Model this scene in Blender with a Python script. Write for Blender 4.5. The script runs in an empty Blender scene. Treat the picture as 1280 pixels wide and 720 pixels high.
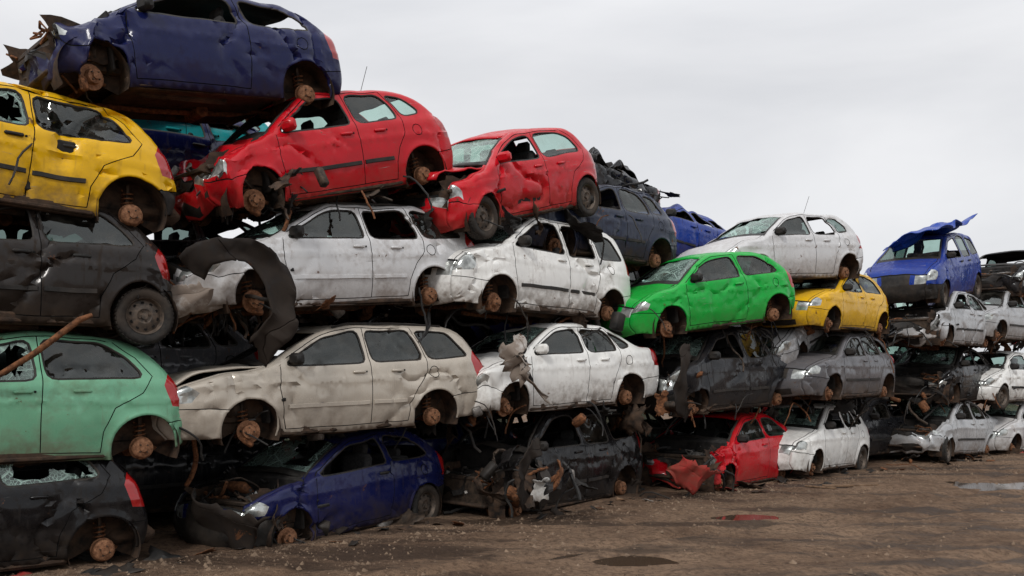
import bpy, math, random
import numpy as np
from mathutils import Vector, Matrix, Euler, noise
from mathutils.geometry import delaunay_2d_cdt
random.seed(7); np.random.seed(7)
scene=bpy.context.scene
scene.view_settings.view_transform='Standard'
scene.view_settings.look='None'
scene.view_settings.exposure=0

# ---------------------------------------------------------------- materials
def mk(name):
    m=bpy.data.materials.new(name); m.use_nodes=True
    nt=m.node_tree; b=nt.nodes['Principled BSDF']
    return m,nt,b
def node(nt,t,**kw):
    n=nt.nodes.new(t)
    for k,v in kw.items(): setattr(n,k,v)
    return n
def lk(nt,a,b): nt.links.new(a,b)
def setin(nt,sock,v):
    if isinstance(v,bpy.types.NodeSocket): nt.links.new(v,sock)
    else: sock.default_value=v
def noi(nt,vec,scale,detail=4,rough=.55,dist=0):
    n=node(nt,'ShaderNodeTexNoise'); n.inputs['Scale'].default_value=scale
    n.inputs['Detail'].default_value=detail; n.inputs['Roughness'].default_value=rough
    n.inputs['Distortion'].default_value=dist
    if vec is not None: lk(nt,vec,n.inputs['Vector'])
    return n.outputs['Fac']
def mr(nt,v,a,b,c=0.0,d=1.0):
    n=node(nt,'ShaderNodeMapRange'); n.clamp=True
    setin(nt,n.inputs[0],v)
    for i,q in enumerate((a,b,c,d)): n.inputs[i+1].default_value=q
    return n.outputs[0]
def mth(nt,op,a,b=0.0):
    n=node(nt,'ShaderNodeMath',operation=op); n.use_clamp=False
    setin(nt,n.inputs[0],a); setin(nt,n.inputs[1],b)
    return n.outputs[0]
def mix(nt,f,a,b):
    n=node(nt,'ShaderNodeMix',data_type='RGBA')
    setin(nt,n.inputs[0],f); 
    setin(nt,n.inputs[6],a if not isinstance(a,tuple) else (*a,1)[:4]); setin(nt,n.inputs[7],b if not isinstance(b,tuple) else (*b,1)[:4])
    return n.outputs[2]
def coords(nt,seed=0,scale=(1,1,1)):
    tc=node(nt,'ShaderNodeTexCoord'); mp=node(nt,'ShaderNodeMapping')
    lk(nt,tc.outputs['Object'],mp.inputs['Vector'])
    mp.inputs['Location'].default_value=(seed*3.1,seed*1.7,seed*2.3)
    mp.inputs['Scale'].default_value=scale
    return tc.outputs['Object'],mp.outputs['Vector']
def bump(nt,b,h,strength,dist):
    n=node(nt,'ShaderNodeBump'); n.inputs['Strength'].default_value=strength
    n.inputs['Distance'].default_value=dist
    lk(nt,h,n.inputs['Height']); lk(nt,n.outputs[0],b.inputs['Normal'])

DIRT=(.085,.060,.042)
def paint(name,col,metal=0.0,dirt=.6,rust=.3,seed=0,rough=.26):
    m,nt,b=mk(name)
    lum_=sum(col)/3
    k_=.20+.80*min(1,lum_/.20)
    dcol=tuple(x*k_*.80+c_*.14 for x,c_ in zip((.155,.105,.070),col))
    tc,v=coords(nt,seed)
    n1=noi(nt,v,1.7,4,.62,.4); n2=noi(nt,v,13,4,.62); n3=noi(nt,v,70,1)
    sep=node(nt,'ShaderNodeSeparateXYZ'); lk(nt,tc,sep.inputs[0])
    low=mr(nt,sep.outputs[2],.62,.15)
    a=mth(nt,'ADD',mth(nt,'MULTIPLY',n1,.6),mth(nt,'MULTIPLY',n2,.4))
    a=mth(nt,'ADD',a,mth(nt,'MULTIPLY',low,.26))
    dm=mr(nt,a,.52,.78,0.01,min(1,dirt*1.35))
    _,vs=coords(nt,seed+3,(9,9,.8)); st=noi(nt,vs,2.2,4,.65)
    dm=mth(nt,'MAXIMUM',dm,mr(nt,st,.55,.75,0,dirt*.7))
    geo=node(nt,'ShaderNodeNewGeometry'); s2=node(nt,'ShaderNodeSeparateXYZ'); lk(nt,geo.outputs['Normal'],s2.inputs[0])
    up=mth(nt,'MULTIPLY',mr(nt,s2.outputs[2],.5,.98,0,.6*dirt+.05),mr(nt,n2,.35,.6,.35,1))
    dm=mth(nt,'MAXIMUM',dm,up)
    c0=mix(nt,mr(nt,n1,.3,.7),tuple(x*.86 for x in col),tuple(min(1,x*1.08+.0005) for x in col))
    c1=mix(nt,dm,c0,dcol)
    _,vx=coords(nt,seed+1,(1.2,1.2,26)); sc=noi(nt,vx,3.0,5,.7,.6)
    scm=mth(nt,'MULTIPLY',mr(nt,sc,.65,.67),mr(nt,n1,.46,.55,0,.85))
    c2=mix(nt,scm,c1,(.26,.25,.24) if lum_>.06 else (.06,.058,.054))
    rn=noi(nt,v,5.2,6,.7,.3)
    rm=mth(nt,'MULTIPLY',mr(nt,rn,.67-.08*rust,.70-.08*rust),.85)
    c3=mix(nt,rm,c2,mix(nt,n3,(.05,.022,.011),(.17,.07,.03)))
    lk(nt,c3,b.inputs['Base Color'])
    lk(nt,mth(nt,'MAXIMUM',mr(nt,dm,0,.5,rough,.85),mth(nt,'MULTIPLY',rm,.9)),b.inputs['Roughness'])
    lk(nt,mr(nt,dm,0,.5,metal,0),b.inputs['Metallic'])
    b.inputs['Specular IOR Level'].default_value=.2
    lk(nt,mr(nt,dm,0,.3,.28,0),b.inputs['Coat Weight']); b.inputs['Coat Roughness'].default_value=.05
    hh=mth(nt,'ADD',mth(nt,'MULTIPLY',noi(nt,v,4.5,1),1.0),mth(nt,'MULTIPLY',n3,.03))
    bump(nt,b,hh,.25,.012)
    return m
def simple(name,c1,c2,rough=.8,scale=12,metal=0,bs=.3,bd=.01,dirt=0):
    m,nt,b=mk(name); tc,v=coords(nt,len(name))
    n=noi(nt,v,scale,4,.65)
    c=mix(nt,mr(nt,n,.35,.65),c1,c2)
    if dirt: c=mix(nt,mr(nt,noi(nt,v,2.5,3),.42,.68,0,dirt),c,DIRT)
    lk(nt,c,b.inputs['Base Color']); b.inputs['Roughness'].default_value=rough; b.inputs['Metallic'].default_value=metal
    b.inputs['Specular IOR Level'].default_value=.3
    bump(nt,b,n,bs,bd)
    return m
def glassmat(name,tint,dust=.25,crack=False,op=.15):
    m,nt,b=mk(name); nt.nodes.remove(b)
    out=nt.nodes['Material Output']; tc,v=coords(nt,2)
    tr=node(nt,'ShaderNodeBsdfTransparent'); tr.inputs[0].default_value=(*tint,1)
    gl=node(nt,'ShaderNodeBsdfGlossy'); gl.inputs['Roughness'].default_value=.04; gl.inputs[0].default_value=(.9,.95,.93,1)
    fr=node(nt,'ShaderNodeFresnel'); fr.inputs[0].default_value=1.5
    ms=node(nt,'ShaderNodeMixShader'); lk(nt,mr(nt,fr.outputs[0],0,1,.02,1),ms.inputs[0]); lk(nt,tr.outputs[0],ms.inputs[1]); lk(nt,gl.outputs[0],ms.inputs[2])
    df=node(nt,'ShaderNodeBsdfDiffuse'); df.inputs[0].default_value=(.22,.20,.17,1) if not crack else (.36,.50,.44,1)
    n=noi(nt,v,3.2,4,.65)
    f=mr(nt,n,.42,.72,op*.3,op+dust)
    if crack:
        vo=node(nt,'ShaderNodeTexVoronoi',feature='DISTANCE_TO_EDGE'); vo.inputs['Scale'].default_value=26; lk(nt,v,vo.inputs['Vector'])
        vo2=node(nt,'ShaderNodeTexVoronoi',feature='DISTANCE_TO_EDGE'); vo2.inputs['Scale'].default_value=5; lk(nt,v,vo2.inputs['Vector'])
        e=mth(nt,'MAXIMUM',mr(nt,vo.outputs[0],.0,.09,.75,0),mr(nt,vo2.outputs[0],0,.06,.9,0))
        f=mth(nt,'MAXIMUM',f,mth(nt,'MULTIPLY',e,mr(nt,noi(nt,v,1.8,2),.35,.55,.25,1)))
    m2=node(nt,'ShaderNodeMixShader'); lk(nt,f,m2.inputs[0]); lk(nt,ms.outputs[0],m2.inputs[1]); lk(nt,df.outputs[0],m2.inputs[2])
    lk(nt,m2.outputs[0],out.inputs[0])
    return m

GN=['inner','trim','seam','red','lamp','rust','disc','tire','rim','seat','steel','hose','alu','under','glassd','glassc','glassk','white_scrap','wood','black_paint','red_scrap','blue_scrap']
GM={}
GM['inner']=simple('inner_shell',(.010,.009,.009),(.030,.027,.024),.85,9)
GM['trim']=simple('black_trim',(.010,.010,.010),(.024,.022,.02),.6,15,dirt=.3)
GM['seam']=simple('panel_gap',(.004,.004,.004),(.01,.009,.008),.95,20)
m,nt,b=mk('tail_lamp_red'); b.inputs['Base Color'].default_value=(.36,.010,.010,1); b.inputs['Roughness'].default_value=.22; b.inputs['Coat Weight'].default_value=.6; _,v=coords(nt,1); bump(nt,b,noi(nt,v,40,2),.3,.005); GM['red']=m
m,nt,b=mk('head_lamp'); _,v=coords(nt,1); lk(nt,mix(nt,mr(nt,noi(nt,v,9,4),.4,.6),(.25,.26,.25),(.55,.57,.55)),b.inputs['Base Color']); b.inputs['Roughness'].default_value=.15; b.inputs['Metallic'].default_value=.6; GM['lamp']=m
GM['rust']=simple('rusty_iron',(.05,.022,.011),(.22,.09,.038),.9,22,bs=.6)
GM['disc']=simple('rusted_brake_disc',(.13,.055,.027),(.34,.17,.09),.75,30,metal=.25,bs=.4)
GM['tire']=simple('tyre_rubber',(.012,.012,.012),(.035,.032,.028),.85,18,dirt=.5)
GM['rim']=simple('steel_rim',(.06,.055,.05),(.17,.13,.10),.6,16,metal=.5,dirt=.5)
GM['seat']=simple('seat_fabric',(.016,.016,.018),(.045,.042,.04),.95,35)
GM['steel']=simple('dark_steel',(.025,.022,.02),(.10,.07,.05),.6,14,metal=.5,bs=.5,dirt=.4)
GM['hose']=simple('black_hose',(.01,.01,.01),(.028,.026,.024),.5,20)
GM['alu']=simple('cast_aluminium',(.12,.115,.11),(.28,.26,.24),.5,18,metal=.7,bs=.5,dirt=.5)
GM['under']=simple('underbody',(.012,.0095,.008),(.075,.043,.026),.9,8,bs=.7,bd=.02,dirt=.35)
GM['glassd']=glassmat('window_glass',(.20,.27,.25),.14,False,.03)
GM['glassc']=glassmat('window_glass_clear',(.48,.68,.61),.16,False,.05)
GM['glassk']=glassmat('shattered_glass',(.38,.58,.50),.25,True,.25)
GM['white_scrap']=paint('white_scrap_paint',(.62,.62,.6),0,.8,.5,31)
GM['wood']=simple('old_wood',(.10,.06,.035),(.22,.14,.085),.9,10)
GM['black_paint']=paint('black_scrap_paint',(.011,.011,.012),0,.5,.3,32)
GM['red_scrap']=paint('red_scrap_paint',(.42,.006,.012),0,.5,.4,33)
GM['blue_scrap']=paint('blue_scrap_paint',(.010,.055,.33),0,.3,.1,34)
GL=[GM[k] for k in GN]; GI={k:i for i,k in enumerate(GN)}

# ---------------------------------------------------------------- mesh builder
class MB:
    def __init__(s): s.v=[];s.f=[];s.m=[]
    def add(s,vs,fs,mi):
        if isinstance(mi,str): mi=GI[mi]
        o=len(s.v); s.v+= [tuple(q) for q in vs]; s.f+=[tuple(i+o for i in f) for f in fs]; s.m+=[mi]*len(fs)
    def box(s,c,sz,mi,rot=(0,0,0),bev=.02):
        hx,hy,hz=[q/2 for q in sz]; b=min(bev,hx*.9,hy*.9,hz*.9)
        R=Euler(rot).to_matrix(); c=Vector(c)
        vs=[];idx={}
        for sx in(-1,1):
            for sy in(-1,1):
                for sz_ in(-1,1):
                    for a in range(3):
                        p=[sx*(hx-b),sy*(hy-b),sz_*(hz-b)]
                        p[a]=(sx*hx,sy*hy,sz_*hz)[a]
                        idx[(sx,sy,sz_,a)]=len(vs); vs.append(R@Vector(p)+c)
        fs=[]
        def q(l):
            P=[vs[i] for i in l]; n=(P[1]-P[0]).cross(P[2]-P[0]); cc=sum(P,Vector())/len(P)-c
            fs.append(l if n.dot(cc)>0 else l[::-1])
        for a in range(3):
            o=[i for i in range(3) if i!=a]
            for sg in(-1,1):
                l=[]
                for u,w in((-1,-1),(1,-1),(1,1),(-1,1)):
                    k=[0,0,0];k[a]=sg;k[o[0]]=u;k[o[1]]=w; l.append(idx[(k[0],k[1],k[2],a)])
                q(l)
        for a in range(3):
            o=[i for i in range(3) if i!=a]
            for u in(-1,1):
                for w in(-1,1):
                    k=[0,0,0];k[o[0]]=u;k[o[1]]=w
                    k1=k[:];k1[a]=-1;k2=k[:];k2[a]=1
                    q([idx[(*k1,o[0])],idx[(*k2,o[0])],idx[(*k2,o[1])],idx[(*k1,o[1])]])
        for sx in(-1,1):
            for sy in(-1,1):
                for sz_ in(-1,1): q([idx[(sx,sy,sz_,a)] for a in range(3)])
        s.add(vs,fs,mi)
    def tube(s,pts,r,mi,n=8,cap=True):
        pts=[Vector(p) for p in pts]; vs=[];fs=[]
        up=Vector((.13,.31,.94))
        for i,p in enumerate(pts):
            d=(pts[min(i+1,len(pts)-1)]-pts[max(i-1,0)]).normalized()
            a=d.cross(up); 
            if a.length<.05: a=d.cross(Vector((1,0,0)))
            a.normalize(); b=d.cross(a)
            rr=r if not isinstance(r,(list,tuple)) else r[i]
            for k in range(n):
                t=k/n*2*math.pi; vs.append(p+a*math.cos(t)*rr+b*math.sin(t)*rr)
        for i in range(len(pts)-1):
            for k in range(n):
                fs.append((i*n+k,(i+1)*n+k,(i+1)*n+(k+1)%n,i*n+(k+1)%n))
        if cap:
            fs.append(tuple(range(n))); fs.append(tuple((len(pts)-1)*n+k for k in reversed(range(n))))
        s.add(vs,fs,mi)
    def lathe(s,prof,c,mi,n=28,sgn=1,tilt=0):
        vs=[];fs=[];c=Vector(c); R=Euler((0,0,tilt)).to_matrix()
        for r,y in prof:
            for k in range(n):
                t=k/n*2*math.pi; vs.append(c+R@Vector((r*math.cos(t),y*sgn,r*math.sin(t))))
        for i in range(len(prof)-1):
            for k in range(n): fs.append((i*n+k,i*n+(k+1)%n,(i+1)*n+(k+1)%n,(i+1)*n+k))
        s.add(vs,fs,mi)
    def sheet(s,M,w,h,mi,nx=12,ny=9,amp=.12,fr=2.5,seed=0,curl=0.0,edge=.5):
        vs=[];fs=[]
        for j in range(ny+1):
            for i in range(nx+1):
                u=i/nx-.5;v=j/ny-.5
                p=Vector((u*w,0,v*h)); nv=noise.noise_vector(p*fr+Vector((seed,seed*2.3,0)))+.4*noise.noise_vector(p*fr*2.7+Vector((seed,seed*2.3,9)))
                ed=1+edge*noise.noise(Vector((u*5,v*5,seed)))
                p=Vector((u*w*ed,curl*(u*u*4)*w*.3,v*h*ed))+nv*amp
                vs.append(M@p)
        for j in range(ny):
            for i in range(nx): fs.append((j*(nx+1)+i,j*(nx+1)+i+1,(j+1)*(nx+1)+i+1,(j+1)*(nx+1)+i))
        s.add(vs,fs,mi)
    def mesh(s,name,mats=None,sharp=40):
        me=bpy.data.meshes.new(name); me.from_pydata(s.v,[],s.f)
        for m_ in (mats or GL): me.materials.append(m_)
        me.polygons.foreach_set('material_index',s.m)
        me.polygons.foreach_set('use_smooth',[True]*len(s.f)); me.update()
        me.set_sharp_from_angle(angle=math.radians(sharp))
        return me
def addobj(name,me,parent=None):
    o=bpy.data.objects.new(name,me); scene.collection.objects.link(o)
    if parent: o.parent=parent
    return o

# ---------------------------------------------------------------- 2D helpers
def catmull(P,n):
    P=[np.array(p,float) for p in P]; out=[];sv=[]
    for i in range(len(P)-1):
        p0=P[i-1] if i>0 else 2*P[0]-P[1]; p1=P[i];p2=P[i+1]
        p3=P[i+2] if i+2<len(P) else 2*P[-1]-P[-2]
        for k in range(n):
            t=k/n
            q=.5*((2*p1)+(-p0+p2)*t+(2*p0-5*p1+4*p2-p3)*t*t+(-p0+3*p1-3*p2+p3)*t**3)
            out.append(q);sv.append(i+t)
    out.append(P[-1]);sv.append(len(P)-1)
    return np.array(out),np.array(sv)
def distp(q,poly,closed=False):
    poly=np.asarray(poly,float)
    A=poly; B=np.roll(poly,-1,0)
    if not closed: A=A[:-1];B=B[:-1]
    d=np.full(len(q),9e9)
    for a,b_ in zip(A,B):
        ab=b_-a; L=ab@ab+1e-12
        t=np.clip(((q-a)@ab)/L,0,1)
        e=q-a-t[:,None]*ab; d=np.minimum(d,np.hypot(e[:,0],e[:,1]))
    return d
def inpoly(q,poly):
    poly=np.asarray(poly,float); x=q[:,0];z=q[:,1]; r=np.zeros(len(q),bool)
    for a,b_ in zip(poly,np.roll(poly,-1,0)):
        c=((a[1]>z)!=(b_[1]>z))
        den=(b_[1]-a[1]) if abs(b_[1]-a[1])>1e-12 else 1e-12
        r^= c & (x<(b_[0]-a[0])*(z-a[1])/den+a[0])
    return r
def sub(poly,step,closed):
    poly=np.asarray(poly,float); out=[]; n=len(poly)
    for i in range(n if closed else n-1):
        a=poly[i];b_=poly[(i+1)%n]; k=max(1,int(math.ceil(np.hypot(*(b_-a))/step)))
        for j in range(k): out.append(a+(b_-a)*j/k)
    if not closed: out.append(poly[-1])
    return np.array(out)
def chaikin(poly,it=2,w=.2):
    P=np.asarray(poly,float)
    for _ in range(it):
        o=[]
        for a,b_ in zip(P,np.roll(P,-1,0)):
            L=np.hypot(*(b_-a)); ww=min(w,.05/max(L,1e-6))
            o+= [a+(b_-a)*ww, b_-(b_-a)*ww]
        P=np.array(o)
    return P
def offs(poly,d,closed):
    P=np.asarray(poly,float); n=len(P)
    if closed:
        ar=sum(P[i][0]*P[(i+1)%n][1]-P[(i+1)%n][0]*P[i][1] for i in range(n)); 
        if ar<0: d=-d
    out=[]
    for i in range(n):
        a=P[i-1] if (i>0 or closed) else P[0]; b_=P[(i+1)%n] if (i<n-1 or closed) else P[-1]
        t=b_-a; t=t/(np.hypot(*t)+1e-9); out.append(P[i]+np.array([t[1],-t[0]])*d)
    return np.array(out)

# ---------------------------------------------------------------- car types
SPEC={
'hatch5':dict(W=.82,zb=.95,hub=1.225,ra=.335,
 sil=[(-1.90,.22),(-1.97,.35),(-1.97,.5),(-1.92,.65),(-1.78,.76),(-1.4,.87),(-.97,.945),(-.27,1.36),(.1,1.425),(.6,1.43),(1.22,1.37),(1.66,.99),(1.78,.76),(1.82,.5),(1.78,.3)],
 wins=[[(-.74,.95),(-.66,1.03),(-.21,1.29),(.19,1.345),(.245,.965)],[(.35,.97),(.30,1.35),(.78,1.345),(.90,1.2),(.97,.985)],[(1.07,1.02),(.99,1.2),(.90,1.33),(1.14,1.285),(1.36,1.05)]],
 seams=[[(-.82,.93),(-.845,.7),(-.80,.245)],[(.27,1.385),(.298,.97),(.28,.245)],[(.84,1.385),(.95,1.2),(1.02,.99),(1.0,.8),(.87,.62),(.80,.45),(.78,.245)]],
 topx=(-.82,.84),doors=[(-.80,.28),(.28,.78)],
 tail=[(1.60,1.06),(1.56,.93),(1.66,.70),(1.95,.66),(1.95,1.1)],head=[(-2.1,.56),(-1.74,.60),(-1.70,.70),(-1.85,.80),(-2.1,.8)]),
'hatch5b':dict(W=.81,zb=.94,hub=1.225,ra=.33,
 sil=[(-1.86,.22),(-1.92,.35),(-1.92,.5),(-1.87,.65),(-1.73,.77),(-1.38,.88),(-.98,.95),(-.30,1.35),(.1,1.42),(.6,1.425),(1.16,1.36),(1.52,.98),(1.62,.76),(1.68,.5),(1.65,.3)],
 wins=[[(-.76,.95),(-.68,1.02),(-.22,1.285),(.17,1.345),(.225,.955)],[(.33,.96),(.28,1.345),(.86,1.33),(1.06,1.22),(1.22,.995)]],
 seams=[[(-.84,.93),(-.86,.7),(-.80,.245)],[(.25,1.38),(.278,.96),(.26,.245)],[(.95,1.375),(1.15,1.22),(1.30,1.0),(1.20,.83),(.93,.68),(.82,.45),(.80,.245)]],
 topx=(-.84,.95),doors=[(-.80,.26),(.26,.80)],
 tail=[(1.47,1.02),(1.42,.90),(1.50,.68),(1.85,.64),(1.85,1.1)],head=[(-2.1,.56),(-1.70,.60),(-1.66,.70),(-1.8,.80),(-2.1,.8)]),
'hatch3':dict(W=.80,zb=.93,hub=1.20,ra=.33,
 sil=[(-1.80,.22),(-1.88,.35),(-1.88,.5),(-1.83,.64),(-1.68,.75),(-1.33,.86),(-.93,.93),(-.25,1.33),(.1,1.385),(.55,1.385),(1.15,1.31),(1.62,.98),(1.72,.76),(1.76,.5),(1.72,.3)],
 wins=[[(-.72,.93),(-.64,1.0),(-.2,1.26),(.34,1.31),(.43,.955)],[(.55,.97),(.47,1.305),(.92,1.275),(1.2,1.12),(1.32,1.0),(1.2,.985)]],
 seams=[[(-.82,.91),(-.835,.7),(-.79,.245)],[(.41,1.345),(.49,.955),(.50,.7),(.47,.245)]],
 topx=(-.82,.41),doors=[(-.79,.47)],
 tail=[(1.56,1.05),(1.52,.92),(1.60,.68),(1.9,.66),(1.9,1.1)],head=[(-2.1,.54),(-1.66,.58),(-1.60,.68),(-1.75,.79),(-2.1,.8)]),
'wagon':dict(W=.85,zb=.965,hub=1.26,ra=.34,
 sil=[(-2.10,.22),(-2.18,.35),(-2.18,.52),(-2.12,.68),(-1.97,.78),(-1.55,.89),(-1.04,.965),(-.32,1.37),(.1,1.445),(.7,1.46),(1.68,1.39),(2.03,1.0),(2.16,.8),(2.20,.5),(2.16,.3)],
 wins=[[(-.80,.965),(-.72,1.03),(-.26,1.30),(.20,1.37),(.255,.98)],[(.36,.98),(.31,1.375),(.94,1.375),(1.03,1.2),(1.09,.995)],[(1.20,1.0),(1.13,1.2),(1.05,1.37),(1.56,1.335),(1.80,1.04),(1.78,1.02)]],
 seams=[[(-.88,.95),(-.905,.7),(-.83,.245)],[(.28,1.41),(.308,.98),(.29,.245)],[(.99,1.415),(1.09,1.2),(1.145,1.0),(1.13,.82),(.97,.64),(.87,.45),(.84,.245)]],
 topx=(-.88,.99),doors=[(-.83,.29),(.29,.84)],
 tail=[(1.93,1.08),(1.86,.96),(1.93,.74),(2.3,.70),(2.3,1.15)],head=[(-2.3,.58),(-1.90,.61),(-1.82,.71),(-2.0,.84),(-2.3,.84)]),
'mpv':dict(W=.84,zb=1.03,hub=1.28,ra=.34,
 sil=[(-1.90,.22),(-1.97,.36),(-1.97,.56),(-1.91,.74),(-1.78,.87),(-1.48,.98),(-1.14,1.06),(-.44,1.52),(0,1.595),(.7,1.61),(1.55,1.55),(1.80,1.1),(1.87,.85),(1.89,.5),(1.85,.3)],
 wins=[[(-.92,1.05),(-.84,1.13),(-.37,1.44),(.11,1.515),(.17,1.035)],[(.28,1.035),(.235,1.515),(.84,1.515),(.90,1.045)],[(1.02,1.06),(.97,1.505),(1.42,1.46),(1.60,1.12),(1.58,1.09)]],
 seams=[[(-.99,1.04),(-1.0,.75),(-.90,.245)],[(.20,1.565),(.225,1.03),(.20,.245)],[(.905,1.565),(.96,1.04),(.96,.82),(.87,.60),(.84,.245)]],
 topx=(-.99,.905),doors=[(-.9,.2),(.2,.84)],
 tail=[(1.72,1.25),(1.72,.86),(2.0,.84),(2.0,1.3)],head=[(-2.1,.62),(-1.74,.64),(-1.66,.80),(-1.85,.92),(-2.1,.9)]),
'sedan':dict(W=.83,zb=.95,hub=1.25,ra=.335,
 sil=[(-1.98,.22),(-2.06,.35),(-2.06,.5),(-2.0,.65),(-1.86,.76),(-1.45,.875),(-.99,.95),(-.27,1.345),(.1,1.40),(.5,1.40),(.98,1.32),(1.55,1.03),(1.95,.96),(2.06,.6),(2.0,.3)],
 wins=[[(-.76,.955),(-.68,1.02),(-.21,1.275),(.19,1.325),(.245,.965)],[(.35,.97),(.30,1.325),(.72,1.305),(.90,1.2),(1.0,.985)],[(1.10,1.0),(1.03,1.12),(.87,1.27),(1.02,1.22),(1.32,1.04)]],
 seams=[[(-.85,.93),(-.87,.7),(-.82,.245)],[(.26,1.36),(.298,.97),(.28,.245)],[(.79,1.34),(.95,1.2),(1.05,.99),(1.04,.8),(.90,.62),(.83,.45),(.81,.245)]],
 topx=(-.85,.79),doors=[(-.82,.28),(.28,.81)],
 tail=[(1.82,1.0),(1.78,.88),(1.84,.72),(2.2,.70),(2.2,1.1)],head=[(-2.2,.56),(-1.80,.60),(-1.74,.70),(-1.9,.80),(-2.2,.8)]),
}
HZ=.28
BS=['paint','trim','seam','red','lamp','bumper','sill','inner']
BSI={k:i for i,k in enumerate(BS)}
def yfield(S,q,d,seamd=None):
    x=q[:,0];z=q[:,1]; xf=S['xf'];xr=S['xr'];zb=S['zb']
    y=np.full(len(q),S['W'])
    y-=.17*np.clip(1-(x-xf)/.65,0,1)**2.3
    y-=.11*np.clip(1-(xr-x)/.5,0,1)**2.2
    y-=.34*np.clip(z-zb+.015,0,9)
    y-=.055*(np.minimum(z-.62,.4))**2/.16
    y+=.011*np.clip(1-np.abs(z-S['cr'])/.045,0,1)
    for hx in(-S['hub'],S['hub']):
        da=np.hypot(x-hx,z-HZ)-S['ra']
        y+=.02*np.clip(1-da/.07,0,1)**1.4
    r=.065; k=np.clip(1-d/r,0,1)
    y-=r*(1-np.sqrt(np.clip(1-k*k,0,1)))
    if seamd is not None: y-=np.where(seamd<.0012,.012,0)
    return y
def build_side(t):
    S=SPEC[t]; sil,sv=catmull(S['sil'],6); S['silp']=sil;S['sv']=sv
    S['xf']=sil[:,0].min();S['xr']=sil[:,0].max(); S['cr']=S['zb']-.19
    hub,ra=S['hub'],S['ra']
    bottom=np.array([(S['sil'][-1][0]-.12,.25),(hub+ra-.02,.22),(hub-ra,.17),(-hub+ra,.17),(-hub-ra,.2)])
    outer=np.vstack([sil,bottom]); S['outer']=outer
    lines=[(sub(outer,.06,True),True)]
    for o in(.008,.024,.045,.065): lines.append((sub(offs(sil,o,False),.06,False),False))
    W=[];T=[]
    for w in S['wins']:
        c=chaikin(w,2); W.append(c); tt=offs(c,.02,True); T.append(tt)
        lines.append((sub(c,.05,True),True)); lines.append((sub(tt,.05,True),True))
    S['W2']=W
    arch=[]
    for hx in(-hub,hub):
        for o in(0,.025,.07)+((.2,) if hx<0 else ()):
            a=np.array([(hx+(ra+o)*math.cos(k/40*2*math.pi),HZ+(ra+o)*math.sin(k/40*2*math.pi)) for k in range(40)])
            if o==0: arch.append(a)
            lines.append((a,True))
    seams=[np.array(sub(s,.05,False)) for s in S['seams']]
    m_=(offs(sil,.045,False)); sel=m_[(m_[:,0]>S['topx'][0])&(m_[:,0]<S['topx'][1])&(m_[:,1]>.9)]
    seams.append(sub(sel,.05,False))
    seams.append(sub([(S['doors'][0][0],.245),(S['doors'][-1][1],.245)],.05,False))
    zf=.53
    seams.append(sub([(S['xf']-.02,zf+.02),(-hub-.45,zf),(-hub-ra*.70,zf-.02)],.05,False))
    seams.append(sub([(hub+ra*.70,zf-.02),(hub+.42,zf),(S['xr']+.02,zf+.02)],.05,False))
    fx=hub-.02;fz=S['zb']-.13
    if t!='hatch5b': seams.append(sub([(fx+.07*math.cos(a),fz+.07*math.sin(a)) for a in np.linspace(0,2*math.pi,13)],.05,False))
    for s in seams:
        lines.append((s,False)); lines.append((offs(s,.005,False),False)); lines.append((offs(s,-.005,False),False))
    lines.append((sub(S['tail'],.05,True),True)); lines.append((sub(S['head'],.05,True),True))
    for o in(0,.045,-.045): lines.append((sub([(S['xf']+.05,S['cr']+o),(S['xr']-.05,S['cr']+o)],.06,False),False))
    allp=[];ed=[]
    for p,c in lines:
        o=len(allp); n=len(p); allp+=list(p)
        ed+=[(o+i,o+i+1) for i in range(n-1)]
        if c: ed.append((o+n-1,o))
    A=np.array(allp)
    g=[]
    rr=random.Random(3)
    x=S['xf']
    row=0
    while x<S['xr']:
        z=.2+(.03 if row%2 else 0)
        while z<1.6:
            g.append((x+rr.uniform(-.01,.01),z+rr.uniform(-.01,.01))); z+=.06
        x+=.055;row+=1
    g=np.array(g); g=g[inpoly(g,outer)]
    dm=np.full(len(g),9.)
    for k in range(0,len(A),200): dm=np.minimum(dm,np.sqrt(((g[:,None,:]-A[None,k:k+200])**2).sum(2)).min(1))
    g=g[dm>.024]
    pts=[Vector(p) for p in np.vstack([A,g])]
    r=delaunay_2d_cdt(pts,ed,[],0,2e-4)
    V=np.array([(p.x,p.y) for p in r[0]]); F=np.array([f for f in r[2] if len(f)==3])
    C=V[F].mean(1)
    keep=inpoly(C,outer)
    for w in W: keep&=~inpoly(C,w)
    for a in arch: keep&=~inpoly(C,a)
    F=F[keep];C=C[keep]
    mat=np.zeros(len(F),int)
    mat[C[:,1]<.24]=BSI['sill']
    mat[((C[:,0]<-hub-.2)|(C[:,0]>hub+.2))&(C[:,1]<zf+.005)]=BSI['bumper']
    mat[inpoly(C,S['tail'])]=BSI['red']; mat[inpoly(C,S['head'])]=BSI['lamp']
    for tt in T: mat[inpoly(C,tt)]=BSI['trim']
    sd=np.full(len(C),9.);sdv=np.full(len(V),9.)
    for s in seams:
        sd=np.minimum(sd,distp(C,s)); sdv=np.minimum(sdv,distp(V,s))
    mat[sd<.0045]=BSI['seam']
    used=np.unique(F); remap=-np.ones(len(V),int); remap[used]=np.arange(len(used))
    V=V[used];F=remap[F];sdv=sdv[used]
    d=distp(V,sil)
    y=yfield(S,V,d,sdv)
    S['side']=(np.column_stack([V[:,0],-y,V[:,1]]),F,mat,C)
    cols=np.array([-1,-.95,-.93,-.91,-.78,-.64,-.5,-.35,-.18,0,.18,.35,.5,.64,.78,.91,.93,.95,1])
    ye=yfield(S,sil,np.zeros(len(sil)))
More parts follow.
